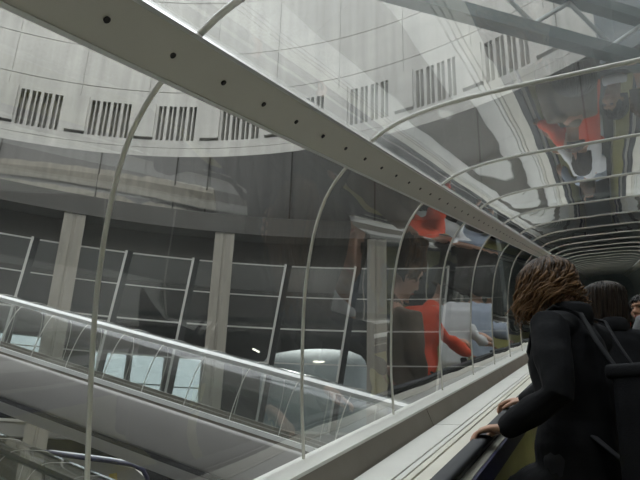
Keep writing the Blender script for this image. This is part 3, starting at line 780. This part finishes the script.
    for hj, kn, an, gz in b.feet:
        bm = bmesh.new(); e = floor_at((gz+b.f*.2).x, (gz+b.f*.2).y); dr = (e-gz).normalized(); dr = (b.f+b.z*dr.z).normalized()
        sweep(bm, [gz+b.z*.043*k-dr*.05*k, gz+b.z*.045*k+dr*.04*k, gz+b.z*.036*k+dr*.15*k], [(.040*k, .040*k), (.038*k, .044*k), (.030*k, .038*k)], seg=14, ref=b.z)
        link('shoe', bm, MT['shoe'], root, smooth=True)
    if hair_fn: hair_fn(b, root)
    return root
def strands(b, root, mat, n, length, vol, curl, r0=.0048, flare=1.1, base=True, sway=None, seed=1, freq=9, front=0.35, face_open=0.55, elmax=1.0, lift=0.0, part='hair'):
    """hair as a solid undershell plus many tapering locks that follow the skull and hang down"""
    rnd = random.Random(seed); k = b.k
    hf, hu, hr, c = b.hf, b.hu, b.hr, b.head
    bm = bmesh.new(); lay = bm.verts.layers.float.new('lock')
    for i in range(n):
        # start on the upper skull
        az = rnd.uniform(-PI, PI); el = math.asin(rnd.uniform(-0.12, elmax))
        d = hr*(math.cos(el)*math.sin(az))+hf*(-math.cos(el)*math.cos(az))+hu*math.sin(el)
        fr_ = d.dot(hf)
        if fr_ > face_open and d.dot(hu) < .62: continue
        p = c+hr*(d.dot(hr)*.080*k)+hf*(d.dot(hf)*.098*k-.012*k)+hu*(d.dot(hu)*.096*k+.025*k)
        side = d-hu*d.dot(hu); side = side.normalized() if side.length > .05 else (-hf)
        if fr_ > 0: side = (side-hf*side.dot(hf)*.75).normalized()
        pts = [p]; L = length*rnd.uniform(.8, 1.1)*k; steps = 13; ph = rnd.uniform(0, 6.28); w = rnd.uniform(.7, 1.3)
        hangdir = -Vector((0, 0, 1))
        cur = p; v = (d*.5+side*.7)
        ax1 = side; ax2 = side.cross(hu)
        R0 = vol*rnd.uniform(.80, 1.06)
        for j in range(1, steps+1):
            t = j/steps
            v = (v*.80+hangdir*.40).normalized()
            cur = cur+v*(L/steps)
            rel = cur-c; h = rel.dot(Vector((0, 0, 1)))
            rad = rel-Vector((0, 0, 1))*h
            want = R0*k*(1.0 if h > -.02*k else max(.72, 1+ (h/k+.02)*flare))
            if h < .07*k and rad.length > 1e-4:
                cur = cur+rad.normalized()*(want-rad.length)*.35
            amp = curl*k*t**1.8
            q = cur+ax1*(amp*math.cos(ph+t*freq*w))+ax2*(amp*math.sin(ph+t*freq*w))
            if sway is not None: q = q+sway*(t*t)
            pts.append(q)
        m = len(pts); rs = [r0*k*(.8+.5*math.sin(PI*min(1, i_/m*1.3)))*(1 if i_ < m-3 else (m-i_)/4) for i_ in range(m)]
        tone = rnd.random()**1.5
        for i_, rg in enumerate(sweep(bm, pts, rs, seg=5, round_caps=False)):
            for v_ in rg: v_[lay] = lift+.45*tone+.55*(i_/m)**2.2
    if base:
        ellipsoid(bm, c+hu*(.028*k)-hf*(.020*k), .082*k, .096*k, .093*k, hr, hf, hu)
        sweep(bm, [c+hu*.03*k-hf*.045*k, c-hf*.06*k-Vector((0, 0, 1))*.06*k, c-hf*.05*k-Vector((0, 0, 1))*min(length*.55, .16)*k], [(.080*k, .06*k), (.080*k, .05*k), (.058*k, .035*k)], seg=16, ref=hr)
    link(part, bm, MT[mat], root, smooth=True)
def cap_hair(mat, seed=3, thick=1.0):
    def f(b, root):
        strands(b, root, mat, 420, .06*thick, .092, .006, r0=.005, seed=seed, face_open=.30)
    return f

railpt = lambda s, w=.055, u=.487: B(s, u, w)
# woman in the foreground, leaning on the left handrail with both hands
W = Body(-.170, 2.600, math.radians(66), 1.66, lean=math.radians(-2), hip_back=.0, head_yaw=math.radians(-6), head_pitch=math.radians(24))
hl, hr_ = railpt(2.37), railpt(3.08)
railT = (B(3, .46, 0)-B(2, .46, 0)).normalized()
wl = hl+Vector((.085, .02, .012)); wr = hr_+Vector((.075, -.02, .012))
make_person(W, 'person with curly brown hair and black coat leaning on the handrail', 'skin', 'coat',
            [(-1, wl, dict(out=.25, down=.35, back=1.0)), (1, wr, dict(out=.3, down=.5, back=.8))],
            lambda b, r: (strands(b, r, 'hair', 200, .165, .112, .060, r0=.0050, seed=21, freq=17, flare=-1.5, base=False, elmax=.30, lift=.22, part='curls'), strands(b, r, 'hair', 1300, .198, .106, .034, r0=.0042, seed=4, freq=11, flare=-1.2)),
            voxel=.0055, coat_len=.32, collar='coat', deep=1.16, fat=1.14, arm_hand=[(Vector((-1, -.22, -.10)), Vector((0, 0, -1)), Vector((.2, 1, 0)), .75), (Vector((-1, .15, -.05)), Vector((0, 0, -1)), Vector((0, -1, 0)), .8)])
# backpack on her back
def backpack(b):
    k = b.k
    Q = lambda x, y, z: b.hip+b.rt*(x*k)+b.fw*(y*k)+b.up*(z*k)
    root = empty('backpack', Q(0, -.22, .02)); tag(root, 'black backpack worn by the curly-haired person at the right edge', 'backpack')
    def box(name, c, sx, sy, sz, mat, bev):
        bm = bmesh.new(); m = Matrix((b.rt*sx, b.fw*sy, b.up*sz)).transposed().to_4x4(); m.translation = c
        bmesh.ops.create_cube(bm, size=1, matrix=m); bmesh.ops.bevel(bm, geom=bm.edges[:], offset=bev, segments=4, affect='EDGES', profile=.6)
        for v in bm.verts: v.co += Vector((1, 1, 1))*noise.noise(v.co*9)*.006
        return link(name, bm, MT[mat], root, smooth=True)
    box('pack_body', Q(.0, -.315, .085), .31, .20, .47, 'bag', .05)
    box('front_pocket', Q(0, -.425, .0), .25, .09, .24, 'bag', .035)
    box('top_flap', Q(0, -.315, .305), .325, .225, .05, 'bag', .02)
    for sd in (1, -1):
        bm = bmesh.new()
        pts = [Q(sd*.09, -.22, .31), Q(sd*.095, -.15, .43), Q(sd*.10, -.10, .535), Q(sd*.105, .0, .575), Q(sd*.115, .085, .52), Q(sd*.12, .115, .40), Q(sd*.12, .06, .25), Q(sd*.10, -.07, .12), Q(sd*.10, -.22, .0)]
        pts = [Vector((p[0], p[1], p[2])) for p in [q for q in pts]]
        sweep(bm, pts, [(.006, .017)]*len(pts), seg=10, ref=b.fw+b.up*.6); link('strap', bm, MT['strap'], root, smooth=True)
        bm = bmesh.new(); sweep(bm, [Q(sd*.10, -.43, .28), Q(sd*.10, -.47, .14), Q(sd*.10, -.475, -.05)], [(.004, .014)]*3, seg=8, ref=b.fw); st = link('closing_strap', bm, MT['strap'], root, smooth=True)
        bm = bmesh.new(); m = Matrix((b.rt*.04, b.fw*.014, b.up*.045)).transposed().to_4x4(); m.translation = Q(sd*.10, -.478, .10)
        bmesh.ops.create_cube(bm, size=1, matrix=m); bmesh.ops.bevel(bm, geom=bm.edges[:], offset=.004, segments=2, affect='EDGES')
        bk = link('buckle', bm, MT['metal']); bk.parent = st; bk.matrix_parent_inverse = (st.matrix_parent_inverse).copy(); bk.matrix_parent_inverse = Matrix.Identity(4)
backpack(W)

def hands_at(s):
    return B(s, .487, .055)
# second woman, long dark hair
b2 = Body(.01, 3.62, math.radians(28), 1.57, lean=math.radians(4), head_pitch=math.radians(6))
make_person(b2, 'person with long dark straight hair just ahead of the curly-haired one', 'skin', 'coat',
            [(-1, hands_at(4.05)+Vector((.08, -.03, .01)), {}), (1, b2.shR-Vector((0, 0, .48))+b2.f*.12, {})],
            lambda b, r: strands(b, r, 'hair_dark', 760, .46, .099, .018, r0=.0050, seed=9, freq=10, flare=.3), voxel=.009, collar='coat', fat=1.1)
# man looking back
b3 = Body(.215, 4.72, math.radians(160), 1.48, head_yaw=math.radians(-14))
make_person(b3, 'person with short dark hair facing back at the right edge', 'skin_tan', 'trousers',
            [(-1, b3.shL-Vector((0, 0, .50))+b3.f*.06, {}), (1, b3.shR-Vector((0, 0, .50))+b3.f*.08, {})],
            cap_hair('hair_black', 5), collar='shirt', voxel=.008)
# people further ahead, seen mirrored in the acrylic
b4 = Body(.015, 6.2, math.radians(40), 1.62, lean=math.radians(10), head_pitch=math.radians(10))
make_person(b4, 'person in a bright orange jacket, mirrored in the acrylic panes', 'skin', 'orange',
            [(-1, hands_at(6.65)+Vector((.08, -.05, .01)), {}), (1, hands_at(6.95)+Vector((.08, -.1, .01)), {})], cap_hair('hair_dark', 6), voxel=.010)
b5 = Body(.02, 7.75, math.radians(35), 1.64, lean=math.radians(12))
make_person(b5, 'person in a white shirt, mirrored in the acrylic panes', 'skin', 'shirt',
            [(-1, hands_at(8.15)+Vector((.08, -.05, .01)), dict()), (1, hands_at(8.5)+Vector((.08, -.1, .01)), {})], cap_hair('hair', 8), voxel=.011, sleeve=.5)
b6 = Body(-.10, 5.25, math.radians(30), 1.60)
make_person(b6, 'person in a brown jacket just in front of the orange jacket, mirrored in the panes', 'skin', 'brown',
            [(-1, b6.shL-Vector((0, 0, .5))+b6.f*.1, {}), (1, b6.shR-Vector((0, 0, .5))+b6.f*.1, {})], cap_hair('hair', 10), voxel=.012)
b7 = Body(-.03, 9.2, math.radians(25), 1.64, lean=math.radians(8))
make_person(b7, 'person in a pale blue shirt far ahead, arm on the handrail', 'skin', 'bluewhite',
            [(-1, hands_at(9.7)+Vector((.08, -.05, .01)), {}), (1, b7.shR-Vector((0, 0, .5))+b7.f*.1, {})], cap_hair('hair_black', 11), voxel=.012, sleeve=.5)

b8 = Body(.335, 4.02, math.radians(-20), 1.66)
make_person(b8, 'person in a dark jacket right of the frame edge, mirrored in the roof panes', 'skin', 'grey',
            [(-1, b8.shL-Vector((0, 0, .5))+b8.f*.06, {}), (1, b8.shR-Vector((0, 0, .5))+b8.f*.1, {})], cap_hair('hair', 12), voxel=.012)

# ------------------------------------------------------------------ light: overcast sky over the open court
wd = bpy.data.worlds.new('World'); scn.world = wd; wd.use_nodes = True
nt = wd.node_tree; nt.nodes.clear()
out = nt.nodes.new('ShaderNodeOutputWorld'); bg = nt.nodes.new('ShaderNodeBackground')
bg.inputs['Color'].default_value = (0.93, 0.97, 1.0, 1); bg.inputs['Strength'].default_value = 1.0
nt.links.new(bg.outputs[0], out.inputs['Surface'])

# ------------------------------------------------------------------ camera
cd = bpy.data.cameras.new('camera'); cam = bpy.data.objects.new('camera', cd); COL.objects.link(cam)
cd.sensor_width = 36; cd.lens = F/640*36; cd.clip_start = 0.02; cd.clip_end = 300
cam.matrix_world = Matrix((M_R, M_U, -M_F)).transposed().to_4x4()
scn.camera = cam
scn.view_settings.view_transform = 'Standard'; scn.view_settings.look = 'None'
scn.view_settings.exposure = 1.9; scn.view_settings.gamma = 1.0; scn.view_settings.use_curve_mapping = False
scn.cycles.transparent_max_bounces = 24
scn.cycles.max_bounces = 10; scn.cycles.diffuse_bounces = 4; scn.cycles.glossy_bounces = 5
